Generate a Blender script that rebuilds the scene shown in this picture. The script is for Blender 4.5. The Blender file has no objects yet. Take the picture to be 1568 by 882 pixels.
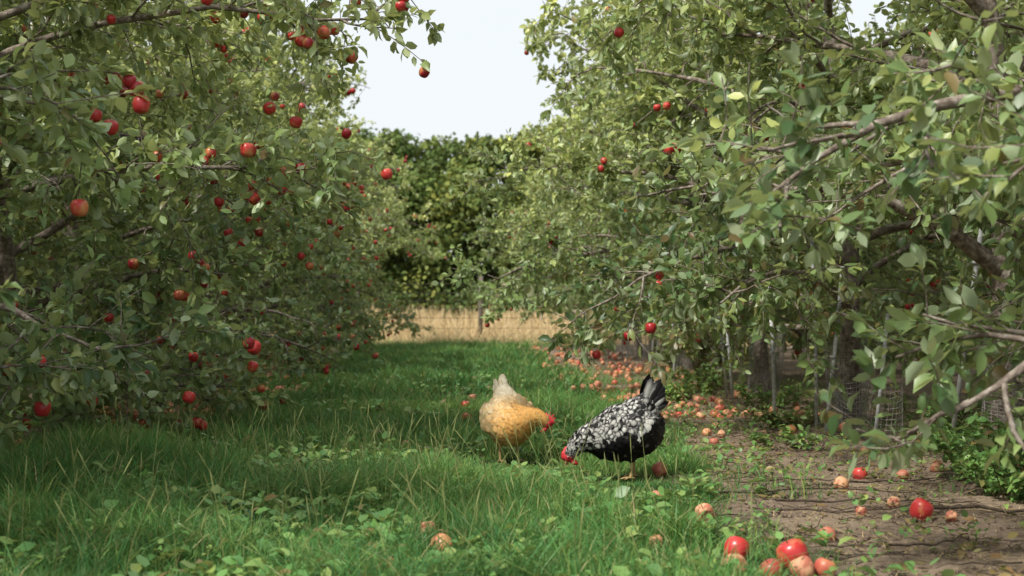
import bpy, math, random
import numpy as np
rng=np.random.default_rng(7); random.seed(7)
scene=bpy.context.scene
coll=scene.collection

# ---------------------------------------------------------------- helpers
def nrm(a):
    return a/np.maximum(np.linalg.norm(a,axis=-1,keepdims=True),1e-9)
class MB:
    def __init__(s): s.v=[];s.c=[];s.f=[];s.n=0
    def add(s,v,faces,mat=0,col=None):
        v=np.asarray(v,float).reshape(-1,3)
        if col is None: col=np.ones((len(v),3))*.5
        col=np.asarray(col,float)
        if col.ndim==1: col=np.tile(col,(len(v),1))
        s.v.append(v); s.c.append(col)
        for f in faces:
            f=np.asarray(f,dtype=np.int64)
            if len(f): s.f.append((f+s.n,mat))
        s.n+=len(v)
    def build(s,name,mats,smooth=True,link=True):
        me=bpy.data.meshes.new(name)
        V=np.concatenate(s.v); C=np.concatenate(s.c)
        loops=np.concatenate([f.ravel() for f,m in s.f])
        tot=np.concatenate([np.full(len(f),f.shape[1]) for f,m in s.f])
        mi=np.concatenate([np.full(len(f),m) for f,m in s.f])
        st=np.concatenate([[0],np.cumsum(tot)[:-1]])
        me.vertices.add(len(V)); me.vertices.foreach_set("co",V.astype(np.float32).ravel())
        me.loops.add(len(loops)); me.loops.foreach_set("vertex_index",loops.astype(np.int32))
        me.polygons.add(len(tot)); me.polygons.foreach_set("loop_start",st.astype(np.int32))
        me.update(calc_edges=True)
        me.polygons.foreach_set("material_index",mi.astype(np.int32))
        me.polygons.foreach_set("use_smooth",np.full(len(tot),smooth))
        a=me.color_attributes.new("Col",'FLOAT_COLOR','POINT')
        a.data.foreach_set("color",np.concatenate([C,np.ones((len(C),1))],1).astype(np.float32).ravel())
        for m in mats: me.materials.append(m)
        me.update()
        if not link: return me
        ob=bpy.data.objects.new(name,me); coll.objects.link(ob); return ob

def vnoise(x,y,seed=0):
    x=np.asarray(x,float);y=np.asarray(y,float)
    xi=np.floor(x).astype(np.int64);yi=np.floor(y).astype(np.int64)
    fx=x-xi;fy=y-yi;fx=fx*fx*(3-2*fx);fy=fy*fy*(3-2*fy)
    def h(a,b):
        n=(a*374761393+b*668265263+seed*1442695041)&0xffffffff
        n=((n^(n>>13))*1274126177)&0xffffffff
        return ((n^(n>>16))&0xffff)/65535.
    return (h(xi,yi)*(1-fx)+h(xi+1,yi)*fx)*(1-fy)+(h(xi,yi+1)*(1-fx)+h(xi+1,yi+1)*fx)*fy
def fbm(x,y,seed=0,o=4):
    r=0;a=.5;t=0
    for i in range(o):
        r=r+a*vnoise(x*2**i,y*2**i,seed+i*17);t+=a;a*=.5
    return r/t
def gz(x,y):
    x=np.asarray(x,float);y=np.asarray(y,float)
    near=np.clip(1-(np.abs(y)-40)/20,0,1)
    return ((fbm(x*.7,y*.7,3)-.5)*.09+(fbm(x*4,y*4,9,3)-.5)*.035)*near
def dirtmask(x,y):
    e=.78+.085*(np.clip(y,4,10)-4)+(fbm(y*.8,x*.3,21,3)-.5)*.4
    m=np.clip((x-e)/.28+ (fbm(x*2.2,y*2.2,33,3)-.5)*1.7,0,1)
    l=np.clip((-2.3+.5*np.clip((y-8.5)/1.5,0,1)-x)/.4+(fbm(x*2.2,y*2.2,43,3)-.5)*1.4,0,1)*.85
    return np.maximum(m,l)*np.clip((31-y)/1.5,0,1)

# ---------------------------------------------------------------- materials
def newmat(name):
    m=bpy.data.materials.new(name); m.use_nodes=True
    nt=m.node_tree; nt.nodes.clear()
    return m,nt,nt.nodes,nt.links
def mixc(nt,fac,a,b,bt='MIX'):
    n=nt.nodes.new('ShaderNodeMix'); n.data_type='RGBA'; n.blend_type=bt
    for idx,v in ((0,fac),(6,a),(7,b)):
        if isinstance(v,(float,int)): n.inputs[idx].default_value=v
        elif isinstance(v,tuple): n.inputs[idx].default_value=(*v,1)
        else: nt.links.new(v,n.inputs[idx])
    return n.outputs[2]
def ramp(nt,inp,stops,interp='LINEAR'):
    n=nt.nodes.new('ShaderNodeValToRGB'); cr=n.color_ramp; cr.interpolation=interp
    while len(cr.elements)<len(stops): cr.elements.new(.5)
    for e,(p,c) in zip(cr.elements,stops):
        e.position=p; e.color=(*c,1) if isinstance(c,tuple) else (c,c,c,1)
    nt.links.new(inp,n.inputs[0]); return n.outputs[0]
def noise(nt,scale,detail=4,coord=None,rough=.55):
    n=nt.nodes.new('ShaderNodeTexNoise'); n.inputs['Scale'].default_value=scale
    n.inputs['Detail'].default_value=detail; n.inputs['Roughness'].default_value=rough
    if coord is None:
        tc=nt.nodes.new('ShaderNodeTexCoord'); coord=tc.outputs['Object']
    nt.links.new(coord,n.inputs['Vector']); return n.outputs[0]
def attr(nt):
    a=nt.nodes.new('ShaderNodeAttribute'); a.attribute_name='Col'
    s=nt.nodes.new('ShaderNodeSeparateColor'); nt.links.new(a.outputs['Color'],s.inputs[0])
    return a.outputs['Color'],s.outputs
def finish(nt,col,rough=.6,spec=.4,transl=0,tcol=None,bump=None,bstr=.3,bdist=.01):
    p=nt.nodes.new('ShaderNodeBsdfPrincipled')
    if isinstance(col,tuple): p.inputs['Base Color'].default_value=(*col,1)
    else: nt.links.new(col,p.inputs['Base Color'])
    if isinstance(rough,float): p.inputs['Roughness'].default_value=rough
    else: nt.links.new(rough,p.inputs['Roughness'])
    p.inputs['Specular IOR Level'].default_value=spec
    if bump is not None:
        b=nt.nodes.new('ShaderNodeBump'); b.inputs['Strength'].default_value=bstr; b.inputs['Distance'].default_value=bdist
        nt.links.new(bump,b.inputs['Height']); nt.links.new(b.outputs[0],p.inputs['Normal'])
    out=nt.nodes.new('ShaderNodeOutputMaterial'); sh=p.outputs[0]
    if transl>0:
        t=nt.nodes.new('ShaderNodeBsdfTranslucent')
        if tcol is None: tcol=col
        if isinstance(tcol,tuple): t.inputs[0].default_value=(*tcol,1)
        else: nt.links.new(tcol,t.inputs[0])
        mx=nt.nodes.new('ShaderNodeMixShader'); mx.inputs[0].default_value=transl
        nt.links.new(sh,mx.inputs[1]); nt.links.new(t.outputs[0],mx.inputs[2]); sh=mx.outputs[0]
    nt.links.new(sh,out.inputs[0]); return p

def leafmat(name,dark,light,yellow,brown_or_shade,under,tr=.3,rough=.42,spec=.5):
    m,nt,N,L=newmat(name)
    c,s=attr(nt)
    col=mixc(nt,s[0],dark,light)
    col=mixc(nt,s[1],col,yellow)
    col=mixc(nt,s[2],col,brown_or_shade)
    g=N.new('ShaderNodeNewGeometry')
    bf=N.new('ShaderNodeMath'); bf.operation='MULTIPLY'; L.new(g.outputs['Backfacing'],bf.inputs[0]); bf.inputs[1].default_value=.6
    col2=mixc(nt,bf.outputs[0],col,under)
    tcol=mixc(nt,.5,col,yellow)
    finish(nt,col2,rough,spec,tr,tcol)
    return m
M_leaf=leafmat('apple_leaf',(.055,.120,.044),(.26,.375,.125),(.68,.70,.22),(.20,.12,.06),(.42,.50,.32),.29,.42,.55)
M_forest=leafmat('forest_leaf',(.035,.072,.018),(.17,.25,.06),(.38,.38,.08),(.012,.022,.010),(.12,.18,.06),.12,.6,.2)  # near-black takes the brown slot here: shadow painted among the forest leaves
M_grass=leafmat('grass_blade',(.032,.135,.036),(.115,.33,.075),(.36,.41,.11),(.50,.42,.22),(.085,.24,.065),.28,.5,.3)
M_weed=leafmat('weed_leaf',(.06,.18,.05),(.19,.39,.10),(.44,.47,.13),(.26,.15,.07),(.23,.39,.18),.28,.42,.5)
M_straw=leafmat('dry_grass',(.50,.38,.20),(.70,.56,.33),(.78,.64,.40),(.36,.26,.14),(.5,.38,.2),.2,.7,.1)

m,nt,N,L=newmat('bark'); M_bark=m
c,s=attr(nt)
nz=noise(nt,30,6)
col=ramp(nt,nz,[(.3,(.08,.06,.05)),(.5,(.21,.17,.14)),(.72,(.42,.38,.33))])
finish(nt,col,.85,.2,bump=noise(nt,60,5),bstr=.8,bdist=.01)

m,nt,N,L=newmat('apple_skin'); M_apple=m
c,s=attr(nt)
tc=N.new('ShaderNodeTexCoord')
nz=noise(nt,18,3,tc.outputs['Object'])
red=mixc(nt,s[0],(.28,.010,.022),(.58,.045,.042))
f=N.new('ShaderNodeMath'); f.operation='MULTIPLY_ADD'; L.new(nz,f.inputs[0]); f.inputs[1].default_value=1.6; 
L.new(s[1],f.inputs[2])
f2=N.new('ShaderNodeMath'); f2.operation='SUBTRACT'; L.new(f.outputs[0],f2.inputs[0]); f2.inputs[1].default_value=.42
fy=ramp(nt,f2.outputs[0],[(.60,0.),(.98,.9)])
col=mixc(nt,fy,red,(.62,.30,.11))
sp=noise(nt,420,2,tc.outputs['Object']); spm=ramp(nt,sp,[(.66,0.),(.74,.6)])
col=mixc(nt,spm,col,(.7,.32,.2))
col=mixc(nt,s[2],col,(.68,.40,.23))
rot=noise(nt,30,4,tc.outputs['Object'])
rm=N.new('ShaderNodeMath'); rm.operation='MULTIPLY'; L.new(s[2],rm.inputs[0]); L.new(ramp(nt,rot,[(.46,0.),(.56,1.)]),rm.inputs[1])
col=mixc(nt,rm.outputs[0],col,(.42,.10,.07))
rot2=noise(nt,45,4,tc.outputs['Object'])
rm2=N.new('ShaderNodeMath'); rm2.operation='MULTIPLY'; L.new(s[2],rm2.inputs[0]); L.new(ramp(nt,rot2,[(.58,0.),(.64,1.)]),rm2.inputs[1])
col=mixc(nt,rm2.outputs[0],col,(.10,.045,.025))
rr=ramp(nt,s[2],[(0.,.30),(1.,.75)])
finish(nt,col,rr,.45)

def simple(name,colr,rough=.6,spec=.4,metal=0,ns=None,c2=None,bstr=.3):
    m,nt,N,L=newmat(name)
    if ns:
        nz=noise(nt,ns,5); col=mixc(nt,ramp(nt,nz,[(.35,0.),(.65,1.)]),colr,c2)
        p=finish(nt,col,rough,spec,bump=nz,bstr=bstr)
    else: p=finish(nt,colr,rough,spec)
    p.inputs['Metallic'].default_value=metal
    return m
M_stem=simple('stem',(.07,.045,.02),.8,.2,0,80,(.13,.09,.04))
M_metal=simple('galvanised_metal',(.36,.37,.37),.6,.4,.15,30,(.62,.64,.64))
M_wire=simple('dull_wire',(.22,.21,.20),.7,.3,.1,50,(.40,.39,.36))
M_dwire=simple('rusty_wire',(.035,.03,.028),.7,.3,.2,50,(.08,.065,.055))
M_wood=simple('weathered_wood',(.10,.085,.07),.9,.2,0,20,(.20,.17,.14))
M_twig=simple('dead_twig',(.045,.032,.022),.9,.2,0,60,(.13,.10,.075))
M_comb=simple('red_comb_skin',(.48,.02,.03),.5,.4,0,120,(.60,.05,.06))
M_beak=simple('beak_horn',(.45,.30,.13),.4,.5,0,60,(.30,.2,.1))
M_leg=simple('hen_leg_skin',(.50,.34,.14),.6,.3,0,150,(.38,.27,.13))
M_eye=simple('hen_eye',(.02,.01,.005),.1,.6,0,300,(.12,.04,.01))

m,nt,N,L=newmat('feathers'); M_feather=m
c,s=attr(nt)
nz=noise(nt,150,3)
col=mixc(nt,.4,c,mixc(nt,1.0,c,ramp(nt,nz,[(.3,.55),(.7,1.)]),'MULTIPLY'))
finish(nt,col,.6,.25)

m,nt,N,L=newmat('ground_soil'); M_ground=m
c,s=attr(nt)
n1=noise(nt,2.3,6); n2=noise(nt,26,6,rough=.7); n3=noise(nt,120,4)
dirt=ramp(nt,n2,[(.3,(.13,.092,.068)),(.5,(.27,.20,.15)),(.7,(.44,.345,.265))])
dirt=mixc(nt,ramp(nt,n1,[(.4,0.),(.62,.6)]),dirt,(.48,.37,.27))
dirt=mixc(nt,ramp(nt,n3,[(.58,0.),(.68,.7)]),dirt,(.075,.052,.035))
soil=ramp(nt,n2,[(.35,(.022,.030,.012)),(.65,(.055,.075,.025))])
straw=ramp(nt,n2,[(.3,(.40,.29,.15)),(.7,(.62,.48,.28))])
col=mixc(nt,s[0],soil,dirt); col=mixc(nt,s[1],col,straw)
b=N.new('ShaderNodeMath'); b.operation='ADD'; L.new(n2,b.inputs[0]); L.new(n3,b.inputs[1])
finish(nt,col,.95,.15,bump=b.outputs[0],bstr=1.,bdist=.025)

# ---------------------------------------------------------------- ground mesh
xs=np.concatenate([[-900,-400,-150,-60,-30,-18,-12],np.arange(-8,8.01,.09),[12,18,30,60,150,400,900]])
ys=np.concatenate([[-300,-80,-20,-6,0],np.arange(2,14,.08),np.arange(14,34,.2),[36,40,46,55,70,100,200,500,1200]])
X,Y=np.meshgrid(xs,ys); nx,ny=len(xs),len(ys)
Z=gz(X,Y)
dm=dirtmask(X,Y)
Z=Z+dm*(fbm(X*11,Y*11,77,2)-.5)*.035*(np.abs(X)<8)*(Y<34)
idx=np.arange(nx*ny).reshape(ny,nx)
F=np.stack([idx[:-1,:-1],idx[:-1,1:],idx[1:,1:],idx[1:,:-1]],-1).reshape(-1,4)
st=np.clip((Y-30.5)/1.,0,1)
mb=MB(); mb.add(np.stack([X,Y,Z],-1).reshape(-1,3),[F],0,np.stack([dm.ravel(),st.ravel(),0*dm.ravel()],-1))
mb.build('ground',[M_ground])

# ---------------------------------------------------------------- leaf instancing
LT=np.array([[0,0,0],[-.25,.30,.07],[0,.32,0],[.25,.30,.07],[-.23,.66,.05],[0,.66,-.03],[.23,.66,.05],[0,1.02,-.13]])
LQ=np.array([[1,2,5,4],[2,3,6,5]]); LTt=np.array([[0,2,1],[0,3,2],[4,5,7],[5,6,7]])
def add_leaves(mb,P,D,Nn,S,C,mat,wid=None):
    n=len(P)
    if n==0: return
    D=nrm(D); Nn=nrm(Nn-np.sum(Nn*D,1,keepdims=True)*D); Xv=np.cross(D,Nn)
    w=rng.uniform(.85,1.2,n) if wid is None else wid*rng.uniform(.8,1.2,n)
    cz=rng.uniform(-.3,2.6,n)
    T=LT
    V=(P[:,None]+S[:,None,None]*(T[None,:,0,None]*w[:,None,None]*Xv[:,None]+T[None,:,1,None]*D[:,None]+(T[None,:,2,None]*cz[:,None,None])*Nn[:,None]))
    off=(np.arange(n)*8)[:,None,None]
    mb.add(V.reshape(-1,3),[(LQ[None]+off).reshape(-1,4),(LTt[None]+off).reshape(-1,3)],mat,np.repeat(C,8,0))
def tube(mb,pts,rad,k=6,mat=0,col=(.5,.5,.5),cap=False):
    pts=np.asarray(pts,float); rad=np.asarray(rad,float)
    t=nrm(np.gradient(pts,axis=0)); ref=np.array([.31,.2,.93]) if abs(t[0,2])<.8 else np.array([1,.1,0.])
    a=nrm(np.cross(t,ref)); b=np.cross(t,a)
    an=np.arange(k)/k*2*math.pi
    V=pts[:,None]+rad[:,None,None]*(np.cos(an)[None,:,None]*a[:,None]+np.sin(an)[None,:,None]*b[:,None])
    n=len(pts); i=np.arange(n-1)[:,None]*k; j=np.arange(k)[None]; j2=(j+1)%k
    F=np.stack([i+j,i+j2,i+k+j2,i+k+j],-1).reshape(-1,4)
    fs=[F]
    if cap: fs.append(np.array([list(range(k))[::-1],[ (n-1)*k+q for q in range(k)]]))
    mb.add(V.reshape(-1,3),fs,mat,col)
AP=[(0.0,-.33),(.10,-.41),(.22,-.43),(.35,-.36),(.45,-.19),(.50,.03),(.485,.20),(.41,.35),(.28,.42),(.16,.41),(.06,.33),(0,.27)]
def apple_tpl(k):
    V=[];n=len(AP)
    for r,z in AP:
        for j in range(k):
            a=j/k*2*math.pi; rr=r*(1+.025*math.cos(5*a)*(1 if z<0 else .4))
            V.append((rr*math.cos(a),rr*math.sin(a),z*1.07))
    F=[[i*k+j,i*k+(j+1)%k,(i+1)*k+(j+1)%k,(i+1)*k+j] for i in range(n-1) for j in range(k)]
    return np.array(V),np.array(F)
AV,AF=apple_tpl(10)
def rotm(rx,rz):
    cx,sx,cz,sz=math.cos(rx),math.sin(rx),math.cos(rz),math.sin(rz)
    return np.array([[cz,-sz,0],[sz,cz,0],[0,0,1]])@np.array([[1,0,0],[0,cx,-sx],[0,sx,cx]])
def add_apple(mb,p,d,mat,rot=0.,tilt=.3,stemmat=None,g=None,tpl=None):
    v,f=(AV,AF) if tpl is None else tpl
    R=rotm(tilt*rng.uniform(-1,1),rng.uniform(0,6.28))
    sc=np.array([1,1,rng.uniform(.92,1.06)])
    c=np.array([rng.random(),rng.uniform(0,.38) if g is None else g,rot])
    mb.add((v*sc*d)@R.T+p,[f],mat,c)
    if stemmat is not None:
        q=np.array([[0,0,.28],[.02,0,.45],[.06,0,.6]])*d
        tube(mb,q@R.T+p,[.03*d,.022*d,.02*d],4,stemmat)

# ---------------------------------------------------------------- apple tree
def grow(p,d,length,n,wander,grav,zmin=.18):
    pts=[p];d=nrm(d);st=length/n
    W=rng.normal(0,wander,(n,3))
    for i in range(n):
        d=d+W[i]; d[2]-=grav; d=d/np.linalg.norm(d)
        p=p+d*st
        if p[2]<zmin: p=p.copy(); p[2]=zmin; d[2]=abs(d[2])*.2
        pts.append(p)
    return np.array(pts)
def at(pts,t):
    f=t*(len(pts)-1); i=min(int(f),len(pts)-2); u=f-i
    return pts[i]*(1-u)+pts[i+1]*u, nrm(pts[i+1]-pts[i])
def apple_tree_mesh(name,seed,napples,nlimb=20,yel=.2,height=4.2,bronze=0.,dens=1.,zmin=.18,t0=.13,low=1.75,el0=18,thick=1.):
    global rng
    rng=np.random.default_rng(seed)
    mb=MB()
    trunk=grow(np.array([0,0,-.1]),np.array([rng.uniform(-.1,.1),rng.uniform(-.1,.1),1.]),height*.85,10,.06,0)
    tr=np.interp(np.arange(11)/10,[0,.1,.5,1],[.085,.066,.045,.012])
    tube(mb,trunk,tr*thick**.5,8,0)
    LP=[];LD=[];LN=[];LS=[];LC=[]
    tips=[]
    ph=rng.uniform(0,6.28)
    for i in range(nlimb):
        u=(i+.5)/nlimb
        t=t0+(.98-t0)*u
        p,_=at(trunk,t)
        az=ph+i*2.399+rng.uniform(-.3,.3)
        el=math.radians(np.interp(u,[0,.3,.7,1],[el0,35,42,72])+rng.uniform(-8,8))
        ln=np.interp(u,[0,.25,.6,.85,1],[low,2.15,2.15,1.6,1.05])*rng.uniform(.85,1.15)
        d=np.array([math.cos(az)*math.cos(el),math.sin(az)*math.cos(el),math.sin(el)])
        limb=grow(p,d,ln,9,.10,np.interp(u,[0,.5,1],[.10,.075,.02]),zmin+.1)
        r0=np.interp(u,[0,1],[.036,.018])*thick
        tube(mb,limb,np.linspace(r0,.006,10),6,0)
        ns=int(11*ln/1.8)+1
        limbtone=rng.normal(0,.14)
        for j in range(ns):
            tt=.16+.84*(j+rng.random())/ns; tt=min(tt,.99)
            q,ld=at(limb,tt)
            side=nrm(np.cross(ld,[0,0,1]))*(1 if j%2 else -1)
            sd=ld*.55+side*rng.uniform(.4,1.1)+np.array([0,0,rng.uniform(-.45,.75)])
            sl=rng.uniform(.35,.8)*(1.1-.35*tt)
            sec=grow(q,sd,sl,5,.14,.07,zmin)
            tube(mb,sec,np.linspace(.0075,.003,6)*thick,4,0)
            tone=limbtone+rng.normal(0,.2); yy=rng.random()**2
            nt_=6
            twl=[(sec,int(9*dens))]
            for k in range(nt_):
                a,sd2=at(sec,min(.99,.1+.9*(k+rng.random())/nt_))
                td=sd2*.6+rng.normal(0,.6,3)+np.array([0,0,.15])
                tw=grow(a,td,rng.uniform(.14,.36),3,.15,.08,zmin)
                tube(mb,tw,[.0032,.0028,.0024,.002],3,0)
                twl.append((tw,int(rng.integers(12,20)*dens)))
                if rng.random()<.5: tips.append(tw[-1])
            for tw,nl in twl:
                ts=rng.uniform(.12,1,nl)**.8
                f=ts*(len(tw)-1); ii=np.minimum(f.astype(int),len(tw)-2); u2=(f-ii)[:,None]
                P=tw[ii]*(1-u2)+tw[ii+1]*u2; TD=nrm(tw[ii+1]-tw[ii])
                D=nrm(TD*.55+nrm(rng.normal(0,1,(nl,3)))*.95+np.array([0,0,-.28]))
                Nn=np.array([0,0,.8])+rng.normal(0,.6,(nl,3))
                S=rng.uniform(.040,.088,nl)
                h=P[:,2]
                c0=np.clip(.42+tone+rng.normal(0,.22,nl),0,1)
                c1=np.clip((rng.random(nl)**3)*.8*yy+yel*np.clip((h-1.3)/2.0,0,1)*rng.random(nl)*1.2,0,1)
                c2=(rng.random(nl)<.015+bronze*np.clip(1.5-h,0,1)*yy)*rng.uniform(.5,1,nl)
                LP.append(P+D*.012);LD.append(D);LN.append(Nn);LS.append(S);LC.append(np.stack([c0,c1,c2],1))
    P=np.concatenate(LP)
    add_leaves(mb,P,np.concatenate(LD),np.concatenate(LN),np.concatenate(LS),np.concatenate(LC),1)
    tips=np.array(tips); rad=np.hypot(tips[:,0],tips[:,1])
    w=np.clip(rad-.6,0.05,2)**1.5*np.interp(tips[:,2],[.5,1.6,2.0,3.2,3.6],[2.2,1.8,1.,1.,.4])
    w*=(vnoise(tips[:,0]*2.5+tips[:,2]*3,tips[:,1]*2.5,seed)**2+.08)
    w/=w.sum()
    ch=rng.choice(len(tips),min(napples,len(tips)),False,w)
    for q in tips[ch]:
        cl=1 if rng.random()<.75 else 2
        for z in range(cl):
            pp=q+np.array([0,0,-.045])+(rng.normal(0,.035,3) if z else 0)
            if pp[2]<.1: continue
            add_apple(mb,pp,rng.uniform(.046,.070),2,0,.5)
    me=mb.build(name,[M_bark,M_leaf,M_apple],True,False)
    return me,len(P)
tl=[];cnt=[]
for i in range(3):
    me,n=apple_tree_mesh('apple_tree_full',100+i,135,21,.65,zmin=.26); tl.append(me);cnt.append(n)
trm=[]
for i in range(3):
    me,n=apple_tree_mesh('apple_tree_sparse',200+i,28,20,.65,bronze=.4,zmin=.34,t0=.17,low=1.5,el0=22); trm.append(me);cnt.append(n)
opn,n=apple_tree_mesh('apple_tree_open',305,14,17,.45,bronze=.6,dens=.85,zmin=.44,t0=.19,low=1.4,el0=32,thick=1.5);cnt.append(n)
print('LEAVES',cnt)
rng=np.random.default_rng(11)
def place_tree(me,x,y,rz,s,lean=0):
    ob=bpy.data.objects.new('apple_tree',me); coll.objects.link(ob)
    ob.location=(x,y,float(gz(x,y))-.02); ob.rotation_euler=(0,lean,rz); ob.scale=(s,s,s*1.0)
ly=[4.6,7.3,9.9,12.6,15.2,17.9,20.6,23.3,26.0,28.6]
for i,y in enumerate(ly):
    place_tree(tl[i%3],-3.0-.004*y+rng.uniform(-.1,.1),y,rng.uniform(0,6.28),rng.uniform(.98,1.08),.06)
ry=[4.9,7.8,10.5,13.2,15.9,18.5,21.1,23.8,26.4,29.0]
rx=[]
for i,y in enumerate(ry):
    x=(2.92 if i<2 else 2.78)+.010*y+rng.uniform(-.08,.08); rx.append(x)
    place_tree(opn if i<2 else trm[i%3],x,y,rng.uniform(0,6.28),rng.uniform(1.0,1.1)*(1.06 if i<5 else 1.),-.06)
for sgn,ms in ((-1,tl),(1,tl)):
    for i in range(8):
        place_tree(ms[(i+1)%3],sgn*6.5,5.0+i*3.1,rng.uniform(0,6.28),rng.uniform(1.05,1.15))

# ---------------------------------------------------------------- trunk guards & posts
def ring_guard(x,y,r=.13,h=.55):
    mb=MB(); z0=float(gz(x,y))
    an=np.linspace(0,2*math.pi,29); ph=rng.uniform(0,6.28); ex=rng.uniform(.05,.18); tl_=rng.normal(0,.08,2)
    def pt(a,z):
        rr=r*(1+ex*np.cos(2*(a-ph)+z*3)+.05*np.sin(5*a+z*9))
        return np.stack([x+rr*np.cos(a)+tl_[0]*z,y+rr*np.sin(a)+tl_[1]*z,z0+z+.02*np.sin(a+ph)+0*a],-1)
    for z in np.arange(0,h+.001,.02):
        tube(mb,pt(an,np.full(29,z)),np.full(29,.0018),3,0)
    for a in an[:-1]:
        tube(mb,np.array([pt(a,z) for z in (-.02,h*.33,h*.66,h)]),[.0018]*4,3,0)
    mb.build('wire_tree_guard',[M_wire])
def post(x,y,tx,ty,h,r=.014):
    mb=MB(); z0=float(gz(x,y))
    tube(mb,[[x,y,z0-.1],[x+tx*.5+.01,y+ty*.5,z0+h*.5],[x+tx,y+ty,z0+h]],[r,r,r],8,0,cap=True)
    tube(mb,[[x+tx,y+ty,z0+h],[x+tx,y+ty,z0+h+.012]],[r*1.25,r*1.1],8,0,cap=True)
    for z in (.5,1.1,1.7):
        if z<h:
            c=np.array([x+tx*z/h,y+ty*z/h,z0+z]); tube(mb,[c-[0,0,.01],c+[0,0,.01]],[r*1.35,r*1.35],8,0,cap=True)
    mb.build('metal_stake',[M_metal])
for i,y in enumerate(ry):
    ring_guard(rx[i]-.02,y-.01,.15,.6)
    if i>1: post(2.42+rng.uniform(-.1,.1),y-.5+rng.uniform(-.3,.3),rng.uniform(-.15,.15),rng.uniform(-.1,.1),rng.uniform(.9,1.3),.013)
    if i>2: post(2.60+rng.uniform(-.1,.1),y+.7+rng.uniform(-.3,.3),rng.uniform(-.15,.15),rng.uniform(-.1,.1),rng.uniform(.9,1.3),.013)
post(2.80,8.05,.3,0,1.95,.015); post(2.47,9.5,.14,.05,1.1,.015); post(2.38,10.6,-.03,.05,1.0,.014); post(2.62,8.9,.1,0,.8,.013)
mb=MB()
def mp(k,z):
    return np.array([np.interp(k,[0,.45,1],[2.75,2.60,2.72])+.03*math.sin(k*17)+z*.12*math.sin(k*7),np.interp(k,[0,.45,1],[8.7,9.3,10.2]),z*(1-.18*math.sin(k*9)**2)])
for z in np.arange(.0,.42,.04): tube(mb,np.array([mp(k,z) for k in np.linspace(0,1,12)]),[.0018]*12,3,0)
for k in np.arange(0,1.001,.028): tube(mb,np.array([mp(k,z) for z in (-.02,.2,.4)]),[.0018]*3,3,0)
mb.build('wire_mesh_panel',[M_wire])
mb=MB(); fy=34.5
for x in np.arange(-15,15.1,3.): tube(mb,[[x+.55,fy,-.1],[x+.57,fy,1.6]],[.06,.055],7,1,cap=True)
for z in [.12,.35,.6,.84,1.02,1.2,1.42]: tube(mb,[[-15,fy-.06,z],[0,fy-.06,z-.02],[15,fy-.06,z]],[.0055]*3,4,0)
for x in np.arange(-15,15.1,.3): tube(mb,[[x,fy-.06,.05],[x+.01,fy-.06,1.42]],[.0035,.0035],3,0)
mb.build('wire_fence',[M_dwire,M_wood])

# ---------------------------------------------------------------- forest
mb=MB()
def forest_tree(mb,x,y,H,W,tone,yel,nb=60,lp=170):
    tube(mb,[[x,y,-.2],[x+.1,y,H*.4],[x,y,H*.85]],[.22,.15,.04],6,0)
    for b in range(nb):
        u=rng.random()**.85; z=H*(.08+.86*u); rr=W*math.sqrt(max(.05,1-((u-.42)/.62)**2))
        a=rng.uniform(0,6.28); q=rr*rng.uniform(.3,1)
        c=np.array([x+q*math.cos(a),y+q*math.sin(a),z]); br=rng.uniform(.45,1.05)
        tube(mb,[[x,y,z*.75],c],[.05,.02],4,0)
        v=nrm(rng.normal(0,1,(lp,3))); P=c+v*br*np.array([1.1,1.1,.75])*rng.uniform(.5,1,(lp,1))
        D=nrm(rng.normal(0,1,(lp,3))+[0,0,-.3]); Nn=v*.6+rng.normal(0,.4,(lp,3))+[0,0,.5]
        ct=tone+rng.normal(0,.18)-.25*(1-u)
        C=np.stack([np.clip(ct+rng.normal(0,.15,lp)+v[:,2]*.1,0,1),np.clip(yel*rng.random(lp)*1.3*rng.random()*(.3+u)+rng.normal(0,.05),0,1),np.clip(rng.random(lp)-.7+.35*(1-u),0,1)],1)  # shade put into leaf colour: darker low down and beneath each clump
        add_leaves(mb,P,D,Nn,rng.uniform(.16,.30,lp),C,1,1.4)
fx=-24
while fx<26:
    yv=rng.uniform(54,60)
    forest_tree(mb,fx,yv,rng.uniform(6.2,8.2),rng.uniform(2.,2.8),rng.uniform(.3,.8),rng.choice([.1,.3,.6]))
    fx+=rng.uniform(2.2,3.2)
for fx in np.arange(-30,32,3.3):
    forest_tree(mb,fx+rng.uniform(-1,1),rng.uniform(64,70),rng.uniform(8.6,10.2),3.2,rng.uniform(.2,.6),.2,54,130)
for fx in np.arange(-24,24,1.2):
    lp=480; c=np.array([fx,52+rng.uniform(-1,1),.6]); v=nrm(rng.normal(0,1,(lp,3)))
    P=c+v*np.array([1.1,.9,rng.uniform(.7,2.2)])*rng.uniform(.5,1,(lp,1)); P[:,2]=np.abs(P[:,2])
    yl=rng.choice([.05,.2,.7])
    C=np.stack([np.clip(rng.normal(.3,.2,lp),0,1),np.clip(yl*rng.random(lp),0,1),np.clip(rng.random(lp)-.4,0,1)],1)
    add_leaves(mb,P,nrm(rng.normal(0,1,(lp,3))),v+[0,0,.5],rng.uniform(.12,.22,lp),C,1,1.3)
mb.build('distant_trees',[M_bark,M_forest])

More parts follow.
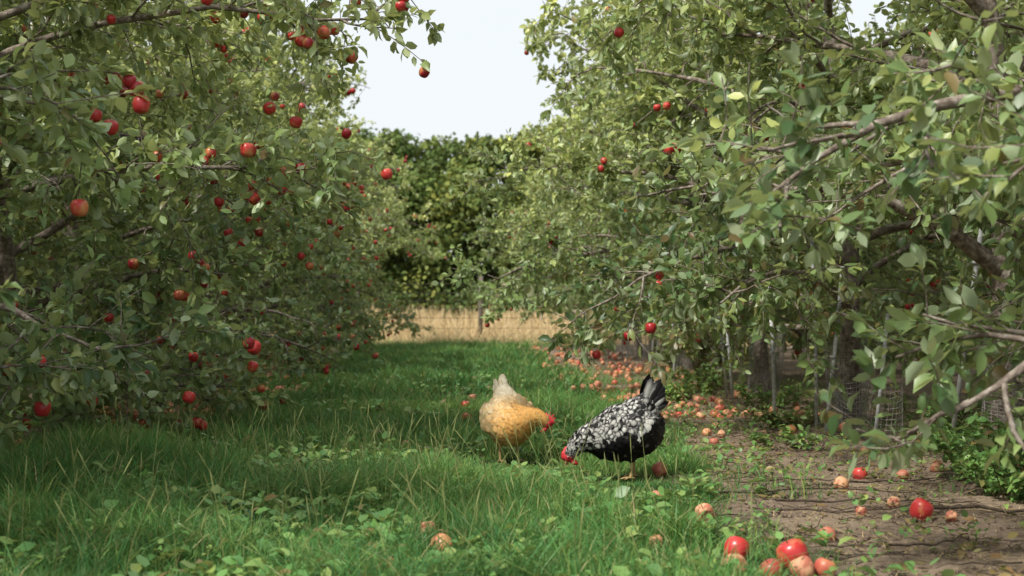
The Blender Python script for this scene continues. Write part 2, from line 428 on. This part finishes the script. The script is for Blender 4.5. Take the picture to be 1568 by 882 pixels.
# ---------------------------------------------------------------- apples on ground
FA=[(.94,4.77,.088,0,.1),(1.10,4.63,.104,0,.25),(.885,4.52,.085,.9,.3),(1.0,4.50,.075,.1,.1),(1.09,4.47,.08,.8,.3),(1.17,4.50,.07,.2,.3),
(1.83,5.56,.088,0,.1),(1.33,5.08,.062,.5,0),(.967,5.54,.075,.85,.5),(1.64,5.73,.05,1,.4),(1.93,5.5,.045,.8,.2),
(1.0,7.0,.075,.3,.1),(-.053,5.06,.08,.25,.5),(-.11,5.37,.065,.9,.5),(.70,5.0,.055,.7,.4),(.86,6.1,.06,.5,.2),
(-1.84,8.1,.08,0,0),(-2.2,8.0,.07,.5,.2),(-2.27,8.5,.07,.7,.3),(.07,12.,.08,0,.2),(.14,13.1,.08,.5,.3),
(.46,5.4,.06,.2,.2),(-.22,4.55,.07,.2,.1),(-.32,8.8,.06,.6,.3),(-2.0,5.9,.07,.8,.4)]
big=apple_tpl(32)
def bite(tpl,n):
    v=tpl[0].copy()
    for _ in range(n):
        a=rng.uniform(0,6.28); c=np.array([math.cos(a)*.62,math.sin(a)*.62,rng.uniform(-.1,.35)])
        d=v-c; r=np.linalg.norm(d,axis=1); k=r<.36
        v[k]=c+d[k]/r[k][:,None]*.36
    return v,tpl[1]
for (x,y,d,rot,g) in FA:
    mb=MB()
    tp=big if rot<.5 else bite(big,2)
    hh=float(gz(x,y))
    add_apple(mb,np.array([x,y,hh+d*(.42 if x>.8 else .3)]),d,0,rot,1.1,1,g,tp)
    mb.build('apple',[M_apple,M_stem])
mb=MB()
def scat(n,x0,x1,y0,y1,rp):
    for _ in range(n):
        x=rng.uniform(x0,x1);y=rng.uniform(y0,y1)
        d=rng.uniform(.05,.08); r=rng.uniform(.4,1) if rng.random()<rp else rng.uniform(0,.25)
        z=float(gz(x,y))
        add_apple(mb,np.array([x,y,z+d*.33]),d,0,r,2.,None,rng.uniform(0,.7))
scat(270,1.15,2.9,10.5,28,.65); scat(70,1.3,2.2,11,15,.65); scat(120,-3.2,-1.8,7,22,.6); scat(90,-2.5,-1.55,10.3,13,.7); scat(60,-2.2,-1.5,13,18,.7); scat(6,-1.4,.9,9,22,.5); scat(16,1.5,3,6,10,.7)
mb.build('fallen_apples',[M_apple])

# ---------------------------------------------------------------- grass
fa=np.array([(a[0],a[1]) for a in FA]); far_=np.array([.14 if a[0]>.8 else .07 for a in FA])
def hen_clear(x,y):
    q=np.full(np.shape(x),9.)
    for hx,hy in ((.82,6.55),(.30,7.5)):
        q=np.minimum(q,np.hypot((x-hx)/.22,(y-hy)/.48))
    return q
def blades(mb,n,x0,x1,y0,y1,h0,h1,w,maskfn,cfn,mat=0,lean=(.2,1.0)):
    x=rng.uniform(x0,x1,n);y=rng.uniform(y0,y1,n)
    k=rng.random(n)<maskfn(x,y); x=x[k];y=y[k];n=len(x)
    cl=fbm(x*2.6,y*2.6,55,3)
    h=rng.uniform(h0,h1,n)*(.4+1.3*np.clip((cl-.3)/.4,0,1))
    if y0<10:
        dd=np.min(np.hypot(x[:,None]-fa[None,:,0],(y[:,None]+.07-fa[None,:,1])*.5)/far_[None],axis=1)
        h*=np.clip(dd,.3,1)
        q=hen_clear(x,y); h=np.minimum(h,.036+np.clip(q-1,0,2)*.12)
    az=rng.uniform(0,6.28,n); d=np.stack([np.cos(az),np.sin(az),0*az],1)
    fa2=rng.uniform(0,6.28,n); s=np.stack([np.cos(fa2),np.sin(fa2),0*az],1)
    ln=rng.uniform(lean[0],lean[1],n)[:,None]; ww=(w*rng.uniform(.6,1.3,n))[:,None]
    B=np.stack([x,y,gz(x,y)-.01],1); V=[]
    for t,q in ((0,1.),(.4,.95),(.75,.6)):
        c=B+h[:,None]*(ln*t*t*d+np.array([0,0,1.])*(t*(1-.35*ln*t)))
        V+= [c-s*ww*q,c+s*ww*q]
    V.append(B+h[:,None]*(ln*d+np.array([0,0,1.])*(1-.35*ln)))
    V=np.stack(V,1)
    off=(np.arange(n)*7)[:,None,None]
    Q=np.array([[0,1,3,2],[2,3,5,4]]);T=np.array([[4,5,6]])
    C=cfn(x,y,n,cl)
    mb.add(V.reshape(-1,3),[(Q+off).reshape(-1,4),(T+off).reshape(-1,3)],mat,np.repeat(C,7,0))
def gcol(x,y,n,cl):
    big_=fbm(x*1.1,y*1.1,88,3)
    return np.stack([np.clip(rng.normal(.46,.26,n)+(big_-.5)*1.7,0,1),np.clip(rng.random(n)**4*.9+(big_-.52)*.7,0,1),(rng.random(n)<.08)*rng.uniform(.4,1,n)],1)
gm=lambda x,y: np.clip(1-dirtmask(x,y)*1.08,0.0,1)*np.clip(.35+1.5*fbm(x*3,y*3,61,2),0,1)
mb=MB()
blades(mb,100000,-2.6,2.0,3.6,7.5,.045,.14,.0021,gm,gcol)
blades(mb,90000,-4.2,2.0,7.5,13,.045,.13,.003,gm,gcol)
blades(mb,90000,-4.2,2.2,13,33,.05,.15,.006,gm,gcol)
em=lambda x,y: np.clip(1-np.abs(x+1.75)/.55,0,1)*np.clip((fbm(x*2,y*2,5,2)-.35)*4,0,1)
blades(mb,22000,-2.6,-1.0,5.5,8.8,.12,.24,.003,em,gcol)
em3=lambda x,y: np.clip(1-np.abs(x+1.15)/.25,0,1)*np.clip((fbm(x*2,y*2,5,2)-.4)*4,0,1)
blades(mb,7000,-1.5,-.8,9.,20,.08,.15,.003,em3,gcol)
em2=lambda x,y: np.clip(1-np.abs(x-.75)/.3,0,1)*np.clip((fbm(x*2,y*2,15,2)-.4)*4,0,1)
blades(mb,14000,.4,1.2,4,16,.08,.17,.0028,em2,gcol)
em4=lambda x,y: np.clip((fbm(x*1.8,y*1.8,215,2)-.5)*6,0,1)
blades(mb,20000,-2.2,.9,3.7,6.6,.13,.25,.0024,em4,gcol,lean=(.5,1.4))
hm=lambda x,y: np.exp(-((x-.0)**2+(y-6.9)**2)/.08)+np.exp(-((x-.46)**2+(y-5.9)**2)/.05)
blades(mb,8000,-.6,1.3,5.4,8,.10,.2,.0024,hm,gcol)
sm=lambda x,y: np.clip((fbm(x*1.6,y*1.6,91,3)-.54)*7,0,1)
blades(mb,30000,1.1,4.2,4,22,.03,.10,.0026,sm,gcol)
mb.build('grass',[M_grass])
mb=MB()
for _ in range(520):
    x=rng.uniform(-1.9,.9);y=rng.uniform(4.2,9)
    if dirtmask(x,y)>.4 or float(hen_clear(np.array(x),np.array(y)))<1.3: continue
    h=rng.uniform(.14,.32); l=rng.normal(0,.07,2); z=float(gz(x,y))
    pts=np.array([[x,y,z],[x+l[0]*.4,y+l[1]*.4,z+h*.6],[x+l[0],y+l[1],z+h]])
    tn=rng.random()
    tube(mb,pts,[.0013,.0011,.0009],3,0,(.6,.7*tn,.5*tn))
    d=nrm(pts[2]-pts[1])
    tube(mb,[pts[2]-d*.03,pts[2],pts[2]+d*.03,pts[2]+d*.05],[.001,.0022,.0018,.0005],4,0,(.5,.5,.4))
mb.build('grass_seed_stalks',[M_grass])

mb=MB()
def rosette(x,y,n,s,up=.35):
    z=float(gz(x,y)); az=rng.uniform(0,6.28,n); e=rng.uniform(.1,up*2,n)
    D=np.stack([np.cos(az),np.sin(az),e],1); P=np.tile([x,y,z+.01],(n,1))+D*rng.uniform(0,.04,(n,1))+np.array([0,0,1])*rng.uniform(0,.06,(n,1))
    Cc=np.stack([np.clip(rng.normal(.5,.25,n),0,1),np.clip(rng.random(n)**3*.6,0,1),(rng.random(n)<.05)*.8],1)
    add_leaves(mb,P,D,np.array([0,0,1.])+rng.normal(0,.3,(n,3)),s*rng.uniform(.6,1.2,n),Cc,0,1.2)
for _ in range(1500):
    x=rng.uniform(-2.4,1.6);y=4+4.5*rng.random()**1.4
    if fbm(x*1.7,y*1.7,71,2)<.43: continue
    if dirtmask(x,y)>.3 and rng.random()<.9: continue
    if np.min(np.hypot(fa[:,0]-x,fa[:,1]-y))<.12: continue
    if float(hen_clear(np.array(x),np.array(y)))<1.1: continue
    rosette(x,y,rng.integers(5,10),rng.uniform(.03,.072))
for _ in range(700):
    x=rng.uniform(-3,1.0);y=rng.uniform(8.3,22)
    if fbm(x*1.7,y*1.7,71,2)<.5: continue
    rosette(x,y,6,rng.uniform(.05,.08))
for _ in range(700):
    x=rng.uniform(1.1,3.4);y=rng.uniform(4.6,16)
    if fbm(x*1.3,y*1.3,111,3)<.52: continue
    rosette(x,y,rng.integers(4,10),rng.uniform(.02,.042),.6)
mb.build('broadleaf_weeds',[M_weed])
def bush(name,x,y,r,h,n,yel=.2,br=.03,s=.05):
    mb=MB(); z=float(gz(x,y))
    ns=max(5,n//45)
    for i in range(ns):
        a=rng.uniform(0,6.28);q=r*math.sqrt(rng.random()); hh=h*rng.uniform(.5,1)
        st=np.array([[x+q*.4*math.cos(a),y+q*.4*math.sin(a),z-.01],[x+q*.8*math.cos(a),y+q*.8*math.sin(a),z+hh*.6],[x+q*1.1*math.cos(a),y+q*1.1*math.sin(a),z+hh]])
        tube(mb,st,[.003,.0025,.0015],4,1)
        m_=n//ns; u=rng.uniform(.1,1,m_)[:,None]
        P=np.where(u<.5,st[0]+(st[1]-st[0])*u*2,st[1]+(st[2]-st[1])*(u*2-1))+rng.normal(0,.012,(m_,3))
        D=rng.normal(0,1,(m_,3))*[1,1,.4]+[0,0,.1]
        C=np.stack([np.clip(rng.normal(.5,.2,m_),0,1),yel*rng.random(m_),(rng.random(m_)<br)*rng.uniform(.5,1,m_)],1)
        add_leaves(mb,P,D,np.array([0,0,1.])+rng.normal(0,.4,(m_,3)),s*rng.uniform(.6,1.2,m_),C,0)
    mb.build(name,[M_weed,M_stem])
for (x,y,r,h,n,ye,br) in [(2.65,6.9,.4,.34,1300,.2,.05),(2.5,6.3,.3,.22,700,.2,.05),(3.1,7.7,.4,.3,700,.2,.05),(2.3,13.4,.35,.35,700,.6,.03),
   (2.0,12.6,.3,.22,500,.5,.03),(3.1,9.2,.3,.3,500,.3,.4),(2.6,14.6,.3,.9,1000,.2,.75),(3.0,16.6,.3,.8,700,.2,.6),(2.6,11.9,.3,.25,400,.4,.1),
   (2.0,8.6,.22,.12,200,.5,.05),(2.9,19,.4,.5,600,.3,.4),(2.35,9.9,.3,.14,400,.6,.4),(-2.9,8.4,.5,.35,1200,.5,.05),(-2.9,6.9,.5,.4,1000,.3,.1),(-2.9,10.6,.4,.3,700,.8,.05),(-2.9,13.4,.4,.5,700,.6,.2),(-2.9,16.5,.5,.5,700,.4,.1)]:
    bush('weed_plant',x,y,r,h,n,ye,br)

mb=MB()
n=30000
x=rng.uniform(.7,4.2,n);y=3.8+rng.random(n)**1.5*18; k=rng.random(n)<dirtmask(x,y)*np.clip(2.4*fbm(x*2,y*2,131,3)-.5,.08,1); x=x[k];y=y[k];n=len(x)
az=rng.uniform(0,6.28,n);l=rng.uniform(.02,.09,n);D=np.stack([np.cos(az),np.sin(az),rng.normal(0,.12,n)],1)
w=rng.uniform(.0008,.002,n)[:,None];S=np.stack([-np.sin(az),np.cos(az),0*az],1)
B=np.stack([x,y,gz(x,y)+rng.uniform(.006,.022,n)],1)
V=np.stack([B-S*w,B+S*w,B+D*l[:,None]+S*w*.6,B+D*l[:,None]-S*w*.6],1)
C=np.stack([rng.random(n),rng.random(n)*.5,(rng.random(n)<.4)*1.],1)
mb.add(V.reshape(-1,3),[np.arange(n*4).reshape(-1,4)],0,np.repeat(C,4,0))
mb.build('straw_litter',[M_straw])
mb=MB()
n=3800; x=rng.uniform(.7,4.,n);y=3.9+rng.random(n)**1.4*15;k=rng.random(n)<dirtmask(x,y)+.06;x=x[k];y=y[k];n=len(x)
az=rng.uniform(0,6.28,n)
C=np.stack([rng.random(n),rng.random(n)**2,(rng.random(n)<.8)*rng.uniform(.5,1,n)],1)
add_leaves(mb,np.stack([x,y,gz(x,y)+.014],1),np.stack([np.cos(az),np.sin(az),rng.normal(0,.15,n)],1),np.array([0,0,1.])+rng.normal(0,.35,(n,3)),rng.uniform(.02,.06,n),C,0)
mb.build('leaf_litter',[M_weed])
mb=MB()
def twig(x,y,az,l,r):
    p=np.array([x,y,0.]);pts=[]
    for i in range(8):
        pts.append([p[0],p[1],float(gz(p[0],p[1]))+r+.012+.012*abs(math.sin(i*1.7+x*9))]); az+=rng.normal(0,.12); p=p+np.array([math.cos(az),math.sin(az),0])*l/7
    tube(mb,pts,np.linspace(r,r*.4,8),5,0)
for _ in range(600):
    x=rng.uniform(1.0,3.6);y=3.9+rng.random()**1.3*12
    twig(x,y,rng.uniform(0,6.28),rng.uniform(.06,.34),rng.uniform(.0012,.0035))
for a in [(1.05,6.15,.1,1.0,.006),(1.35,6.0,.25,.9,.006),(1.2,5.75,-.05,.8,.005),(1.75,6.6,.2,.7,.006),(1.25,4.75,-.3,.4,.004),(1.5,4.9,.15,.45,.005),(1.9,5.7,.3,.8,.009),(1.3,6.5,.15,.6,.004),(1.3,4.6,.9,.3,.003)]:
    twig(*a)
mb.build('fallen_twigs',[M_twig])
mb=MB()
oc=np.array([[1,0,0],[-1,0,0],[0,1,0],[0,-1,0],[0,0,1],[0,0,-1.]]);of=np.array([[0,2,4],[2,1,4],[1,3,4],[3,0,4],[2,0,5],[1,2,5],[3,1,5],[0,3,5]])
n=9000;x=rng.uniform(.8,4,n);y=3.9+rng.random(n)**1.4*12;k=rng.random(n)<dirtmask(x,y);x=x[k];y=y[k];n=len(x)
V=np.stack([x,y,gz(x,y)+.003],1)[:,None]+oc[None]*rng.uniform(.003,.013,(n,1,1))*rng.uniform(.6,1.3,(n,6,1))
mb.add(V.reshape(-1,3),[(of[None]+(np.arange(n)*6)[:,None,None]).reshape(-1,3)],0,(1,0,0))
mb.build('soil_clods',[M_ground])

mb=MB()
scol=lambda x,y,n,cl: np.stack([rng.random(n),rng.random(n)*.6,(rng.random(n)<.25)*.8],1)
blades(mb,26000,-9,9,30.6,34,.08,.34,.008,lambda x,y: np.clip(2.2*fbm(x*.8,y*.8,4,2)-.5,0,1),scol,0,(.2,.9))
blades(mb,50000,-12,12,34,46,.20,.50,.010,lambda x,y: np.clip(1.4*fbm(x*.8,y*.8,4,2)+.1,0,1),scol,0,(.1,.8))
blades(mb,20000,-16,16,46,52,.35,.7,.02,lambda x,y: x*0+1,scol,0,(.1,.6))
mb.build('dry_grass_field',[M_straw])

# ---------------------------------------------------------------- hens
def cat(P,m=6):
    P=np.asarray(P,float); Q=np.concatenate([[2*P[0]-P[1]],P,[2*P[-1]-P[-2]]]);o=[]
    for i in range(1,len(Q)-2):
        for k in range(m):
            t=k/m;o.append(.5*((2*Q[i])+(-Q[i-1]+Q[i+1])*t+(2*Q[i-1]-5*Q[i]+4*Q[i+1]-Q[i+2])*t*t+(-Q[i-1]+3*Q[i]-3*Q[i+1]+Q[i+2])*t**3))
    o.append(P[-1]); return np.array(o)
def loft(mb,S,k=20):
    R=cat(S); c=R[:,:3]; rh=np.maximum(R[:,3],.004); rw=np.maximum(R[:,4],.004)
    t=nrm(np.gradient(c,axis=0)); side=nrm(np.cross(np.array([0,0,1.]),t)); up=np.cross(t,side)
    an=np.arange(k)/k*2*math.pi
    V=c[:,None]+rw[:,None,None]*np.cos(an)[None,:,None]*side[:,None]+rh[:,None,None]*np.sin(an)[None,:,None]*up[:,None]
    n=len(c); i=np.arange(n-1)[:,None]*k;j=np.arange(k)[None];j2=(j+1)%k
    F=np.stack([i+j,i+j2,i+k+j2,i+k+j],-1).reshape(-1,4)
    mb.add(V.reshape(-1,3),[F,np.array([list(range(k))[::-1],[(n-1)*k+q for q in range(k)]])],0)
    return c,t
FO=np.array([[0,0],[-.2,.25],[-.33,.6],[-.24,.9],[0,1.02],[.24,.9],[.33,.6],[.2,.25]])
FQ=np.array([[i,(i+1)%8,8+(i+1)%8,8+i] for i in range(8)]+[[9,10,14,15],[10,11,13,14]]);FT3=np.array([[8,9,15],[11,12,13]])
INNER=.6
def add_feathers(mb,P,D,Nn,S,W,Ce,Ci,curve=.12):
    FTm=np.concatenate([FO,(FO-[0,.62])*INNER+[0,.62]])
    n=len(P);D=nrm(D);Nn=nrm(Nn-np.sum(Nn*D,1,keepdims=True)*D);Xv=np.cross(D,Nn)
    tx=FTm[:,0];ty=FTm[:,1];tz=curve*(.25-(ty-.5)**2)-.5*tx*tx+.02
    V=P[:,None]+S[:,None,None]*(tx[None,:,None]*W[:,None,None]*Xv[:,None]+ty[None,:,None]*D[:,None]+tz[None,:,None]*Nn[:,None])
    C=np.concatenate([np.repeat(Ce[:,None],8,1),np.repeat(Ci[:,None],8,1)],1)
    off=(np.arange(n)*16)[:,None,None]
    mb.add(V.reshape(-1,3),[(FQ+off).reshape(-1,4),(FT3+off).reshape(-1,3)],0,C.reshape(-1,3))
def ellipsoid(mb,c,r,mat,k=10,col=(.5,.5,.5),R=None):
    V=[]
    for i in range(k+1):
        th=math.pi*i/k
        for j in range(k):
            a=2*math.pi*j/k; V.append([r[0]*math.sin(th)*math.cos(a),r[1]*math.sin(th)*math.sin(a),r[2]*math.cos(th)])
    V=np.array(V)
    if R is not None: V=V@R.T
    F=np.array([[i*k+j,(i+1)*k+j,(i+1)*k+(j+1)%k,i*k+(j+1)%k] for i in range(k) for j in range(k)])
    mb.add(V+c,[F],mat,col)
def make_hen(name,loc,theta,body,tail,quills,colfn,legs,nf,comb,wing,fs_=1.,scl=1.):
    tmp=MB(); bc,bt=loft(tmp,body); tc_,tt=loft(tmp,tail)
    for sg in (-1,1):
        loft(tmp,[(a,b*sg,c,d,e) for a,b,c,d,e in wing])
    ob=tmp.build('tmp_hen',[M_feather])
    md=ob.modifiers.new('r','REMESH');md.mode='VOXEL';md.voxel_size=.006
    ms=ob.modifiers.new('s','SMOOTH');ms.iterations=5;ms.factor=.5
    dg=bpy.context.evaluated_depsgraph_get(); me=bpy.data.meshes.new_from_object(ob.evaluated_get(dg))
    nv=len(me.vertices);V=np.zeros(nv*3);me.vertices.foreach_get('co',V);V=V.reshape(-1,3)
    me.calc_loop_triangles(); T=np.zeros(len(me.loop_triangles)*3,int);me.loop_triangles.foreach_get('vertices',T);T=T.reshape(-1,3)
    bpy.data.objects.remove(ob)
    mb=MB()
    ci,ce=colfn(V)
    mb.add(V,[T],0,ci*.15+ce*.85)
    A=V[T[:,0]];B=V[T[:,1]];C=V[T[:,2]];cr=np.cross(B-A,C-A);ar=np.linalg.norm(cr,axis=1);fn=nrm(cr)
    cen=(A+B+C)/3; dn=((cen[:,None]-bc[None])**2).sum(-1).argmin(1)/len(bc)
    wgt=ar*np.interp(dn,[0,.5,.75,.9],[1,1,2.5,5])
    pk=rng.choice(len(T),nf,p=wgt/wgt.sum()); u=rng.random((nf,2));sw=u.sum(1)>1;u[sw]=1-u[sw]
    P=A[pk]+(B-A)[pk]*u[:,:1]+(C-A)[pk]*u[:,1:];Nn=fn[pk]
    SP=np.concatenate([bc,tc_]);ST=np.concatenate([-bt,tt])
    d2=((P[:,None]-SP[None])**2).sum(-1)
    wt=np.exp(-d2/.003)+1e-9; fl=(wt[:,:,None]*ST[None]).sum(1)/wt.sum(1)[:,None]
    near=d2[:,:len(bc)].argmin(1)/len(bc)
    onbody=d2[:,:len(bc)].min(1)<d2[:,len(bc):].min(1)
    s=np.where(onbody,near,.2)
    fl=nrm(fl)+np.array([0,0,-.12]); D=fl-np.sum(fl*Nn,1,keepdims=True)*Nn
    sz=fs_*np.interp(s,[0,.3,.6,.75,.88,1],[.046,.044,.038,.030,.016,.010])*rng.uniform(.85,1.15,nf)
    keep=s<.93
    ci,ce=colfn(P)
    j=rng.uniform(.8,1.12,(nf,1)); ci=ci*j; ce=ce*j
    lift=.10+.08*rng.random((nf,1))
    add_feathers(mb,(P+Nn*.001)[keep],(nrm(D)+Nn*lift+rng.normal(0,.06,(nf,3)))[keep],Nn[keep],sz[keep],np.where(s>.72,.65,1.1)[keep],ce[keep],ci[keep])
    for (b,d,l,w,sd) in quills:
        b=np.array(b,float);d=nrm(np.array(d,float));N0=np.array([.15,sd,.1])
        ci,ce=colfn((b+d*l*.5)[None])
        add_feathers(mb,b[None],d[None],N0[None],np.array([l]),np.array([w]),ce,ci,.15)
    fw=nrm(bt[-5]);sd=nrm(np.cross([0,0,1.],fw));up=np.cross(fw,sd);R=np.stack([fw,sd,up],1)
    hd=bc[-7]
    ellipsoid(mb,hd+fw*.004,(.029,.0245,.027),1,12,R=R)
    ellipsoid(mb,hd-fw*.014+up*.006,(.026,.0225,.024),0,12,colfn((hd-fw*.02)[None])[1][0],R=R)
    for q in (-1,1):
        ellipsoid(mb,hd+fw*.010+sd*q*.0235+up*.006,(.005,.003,.005),4,8,R=R)
        ellipsoid(mb,hd+fw*.018+sd*q*.011-up*.034,(.013,.006,.024),1,8,R=R)
        ellipsoid(mb,hd-fw*.010+sd*q*.022-up*.010,(.007,.003,.010),1,8,R=R)
    tube(mb,np.array([hd+fw*.022+up*.002,hd+fw*.038,hd+fw*.052-up*.008]),[.011,.008,.0012],8,2)
    tube(mb,np.array([hd+fw*.020-up*.008,hd+fw*.036-up*.010,hd+fw*.044-up*.012]),[.008,.004,.001],8,2)
    if comb=='single':
        prof=[(-.032,.016),(-.044,.040),(-.030,.038),(-.026,.058),(-.015,.042),(-.006,.066),(.003,.044),(.013,.060),(.020,.038),(.031,.044),(.031,.020),(.034,.006)]; th=.006
    else:
        prof=[(-.030,.016),(-.044,.026),(-.032,.036),(-.018,.040),(-.008,.038),(0,.042),(.008,.038),(.018,.036),(.028,.028),(.034,.014),(.029,.008),(.024,.004)]; th=.011
    n=len(prof)
    L_=[hd+fw*a+up*b+sd*th*.7 for a,b in prof];R_=[hd+fw*a+up*b-sd*th*.7 for a,b in prof]
    Vv=np.array(L_+R_+[hd+up*.012+sd*th,hd+up*.012-sd*th]);fs=[]
    for i in range(n-1): fs+=[[i,i+1,2*n],[n+i+1,n+i,2*n+1],[i,n+i,n+i+1],[i,n+i+1,i+1]]
    mb.add(Vv,[np.array(fs)],1)
    for (hip,knee,foot,yaw) in legs:
        hip,knee,foot=map(lambda a:np.array(a,float),(hip,knee,foot))
        tube(mb,[hip,hip*.5+knee*.5,knee],[.05,.038,.013],12,0,colfn(np.array([[0,0,.1]]))[1][0])
        tube(mb,[knee,knee*.5+foot*.5,foot],[.0095,.0075,.008],8,3)
        for a,l in ((0,.06),(.6,.05),(-.6,.05),(math.pi,.025)):
            dv=np.array([math.cos(yaw+a),math.sin(yaw+a),0])
            tube(mb,[foot,foot+dv*l*.5+[0,0,.002],foot+dv*l+[0,0,-.004]],[.006,.005,.002],6,3)
    ob=mb.build(name,[M_feather,M_comb,M_beak,M_leg,M_eye])
    ob.location=loc; ob.rotation_euler=(0,0,theta); ob.scale=(scl,)*3
    return ob
bodyB=[(-.165,0,.285,.03,.03),(-.135,0,.272,.085,.07),(-.075,0,.255,.125,.108),(.01,0,.238,.136,.125),(.085,0,.222,.124,.118),(.145,0,.212,.098,.092),
 (.195,.0,.205,.072,.062),(.235,0,.192,.052,.046),(.262,0,.172,.041,.036),(.284,0,.148,.034,.029),(.300,0,.124,.027,.023),(.310,0,.104,.014,.012)]
tailB=[(-.02,0,.29,.10,.10),(-.075,0,.335,.085,.07),(-.115,0,.38,.062,.042),(-.14,0,.42,.045,.024),(-.155,0,.46,.02,.012)]
wingB=[(.11,.085,.23,.02,.01),(.08,.105,.235,.06,.022),(.01,.118,.245,.075,.026),(-.06,.105,.262,.058,.024),(-.12,.075,.285,.03,.016),(-.15,.055,.30,.01,.008)]
qB=[]
for i in range(46):
    a=math.radians(rng.uniform(15,82)); sd=rng.choice([-1,1]); y=sd*rng.uniform(.004,.03)
    L_=np.interp(a,[.3,.9,1.4],[.12,.17,.205])*rng.uniform(.85,1.05)
    qB.append(((-.07-.02*rng.random(),y,.325+.02*rng.random()),(-math.cos(a),sd*.12,math.sin(a)),L_,.38,sd))
def colB(P):
    x=P[:,0];y=P[:,1];z=P[:,2];n=len(P)
    zl=np.interp(x,[-.2,-.05,.05,.15,.22,.3],[.30,.265,.225,.18,.15,.07])
    up_=np.clip((z-zl)/.02,0,1)
    tail=np.clip((-.05-x)/.03,0,1)*np.clip((z-.325)/.03,0,1)
    rear=np.clip((-.09-x)/.03,0,1)*np.clip((.32-z)/.03,0,1)
    w=up_*(1-tail)*(1-rear)*rng.uniform(.5,1.,n)
    w=w*(rng.random(n)>.26)+tail*(rng.random(n)<.28)*.6
    w=np.maximum(w,(rng.random(n)<.04)*.3)
    zc=.255-.9*(x+.02)
    bar=(np.abs(z-zc)<.020)&(np.abs(x+.02)<.045)&(np.abs(y)>.08)
    w=np.where(bar,1.2,w)
    blk=np.array([.008,.007,.008]);wh=np.array([.66,.65,.61])
    ci=blk+(wh-blk)*w[:,None]
    ce=np.tile(blk,(n,1)); ce=np.where(bar[:,None],ci*.8,ce)
    gr=rear[:,None]; ci=ci*(1-gr)+gr*np.array([.06,.055,.05]); ce=ce*(1-gr)+gr*np.array([.03,.027,.025])
    return ci,ce
INNER=.40
make_hen('black_laced_hen',(.824,6.9,float(gz(.824,6.9))+.012),math.radians(188),bodyB,tailB,qB,colB,
  [((.0,.05,.16),(-.015,.05,.09),(-.005,.055,.012),.1),((-.03,-.05,.16),(-.045,-.05,.09),(-.055,-.055,.012),-.1)],3200,'rose',wingB,1.02,.96)
bodyY=[(-.165,0,.320,.03,.03),(-.14,0,.305,.08,.075),(-.08,0,.275,.118,.112),(0,0,.245,.132,.130),(.07,.008,.235,.124,.122),(.12,.03,.242,.098,.092),
 (.150,.062,.254,.071,.066),(.168,.094,.262,.053,.049),(.180,.122,.262,.043,.039),(.190,.146,.252,.035,.031),(.198,.166,.236,.028,.024),(.204,.180,.220,.014,.012)]
tailY=[(-.03,0,.29,.10,.11),(-.08,0,.345,.075,.075),(-.115,0,.39,.052,.047),(-.132,0,.43,.034,.026),(-.14,0,.465,.014,.011)]
wingY=[(.10,.09,.235,.02,.01),(.07,.110,.24,.055,.022),(0,.125,.25,.07,.026),(-.06,.110,.27,.055,.024),(-.12,.08,.295,.028,.014),(-.15,.055,.31,.01,.008)]
qY=[]
for i in range(40):
    a=math.radians(rng.uniform(35,80)); sd=rng.choice([-1,1])
    qY.append(((-.085-.015*rng.random(),sd*rng.uniform(.002,.035),.345+.01*rng.random()),(-math.cos(a),sd*.08,math.sin(a)),rng.uniform(.09,.135),.55,sd))
def colY(P):
    x=P[:,0];y=P[:,1];z=P[:,2];n=len(P)
    g=np.clip((x-.01)/.16+ y*1.1-(z-.25)*1.5+rng.normal(0,.13,n),0,1)*.85+.12*rng.random(n)
    cream=np.array([.88,.71,.44]);gold=np.array([.84,.45,.12])
    ci=cream+(gold-cream)*g[:,None]
    t=np.clip((z-.34)/.06,0,1)[:,None]; ci=ci*(1-t)+t*np.array([.90,.82,.64])
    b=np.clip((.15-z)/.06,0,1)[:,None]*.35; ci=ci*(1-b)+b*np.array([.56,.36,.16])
    return ci,ci*np.array([.87,.80,.71])
INNER=.6
make_hen('buff_hen',(.285,7.88,float(gz(.285,7.88))+.012),math.radians(-77),bodyY,tailY,qY,colY,
  [((.0,.055,.16),(-.02,.055,.09),(.0,.055,.012),.1),((.02,-.055,.16),(.0,-.055,.09),(.02,-.055,.012),-.1)],4800,'single',wingY,1.,.97)

# ---------------------------------------------------------------- light, world, camera
sd=math.radians
az=sd(-132); el=sd(52)
sv=np.array([math.sin(az)*math.cos(el),math.cos(az)*math.cos(el),math.sin(el)])
from mathutils import Vector
L_=bpy.data.lights.new('sun','SUN'); L_.energy=4.7; L_.angle=sd(5); L_.color=(1,.95,.86)
so=bpy.data.objects.new('sun',L_); coll.objects.link(so)
so.rotation_euler=Vector((-sv[0],-sv[1],-sv[2])).to_track_quat('-Z','Y').to_euler()
w=bpy.data.worlds.new("World"); scene.world=w; w.use_nodes=True
nt=w.node_tree; bg=nt.nodes['Background']
sky=nt.nodes.new('ShaderNodeTexSky'); sky.sky_type='NISHITA'; sky.sun_disc=False
sky.sun_elevation=el; sky.sun_rotation=az; sky.dust_density=4; sky.air_density=1.0; sky.ozone_density=1
col=mixc(nt,.90,sky.outputs[0],(6.45,6.75,6.9))
nt.links.new(col,bg.inputs[0]); bg.inputs[1].default_value=.15
cam=bpy.data.cameras.new('camera'); co=bpy.data.objects.new('camera',cam); coll.objects.link(co)
cam.lens=50; cam.sensor_width=36; cam.clip_end=3000; cam.clip_start=.05
co.location=(0,0,.85); co.rotation_euler=(sd(90.76),0,sd(-2.2))
cam.dof.use_dof=True; cam.dof.focus_distance=7.3; cam.dof.aperture_fstop=3.5
scene.camera=co
scene.view_settings.view_transform='Standard'; scene.view_settings.look='None'; scene.view_settings.exposure=0
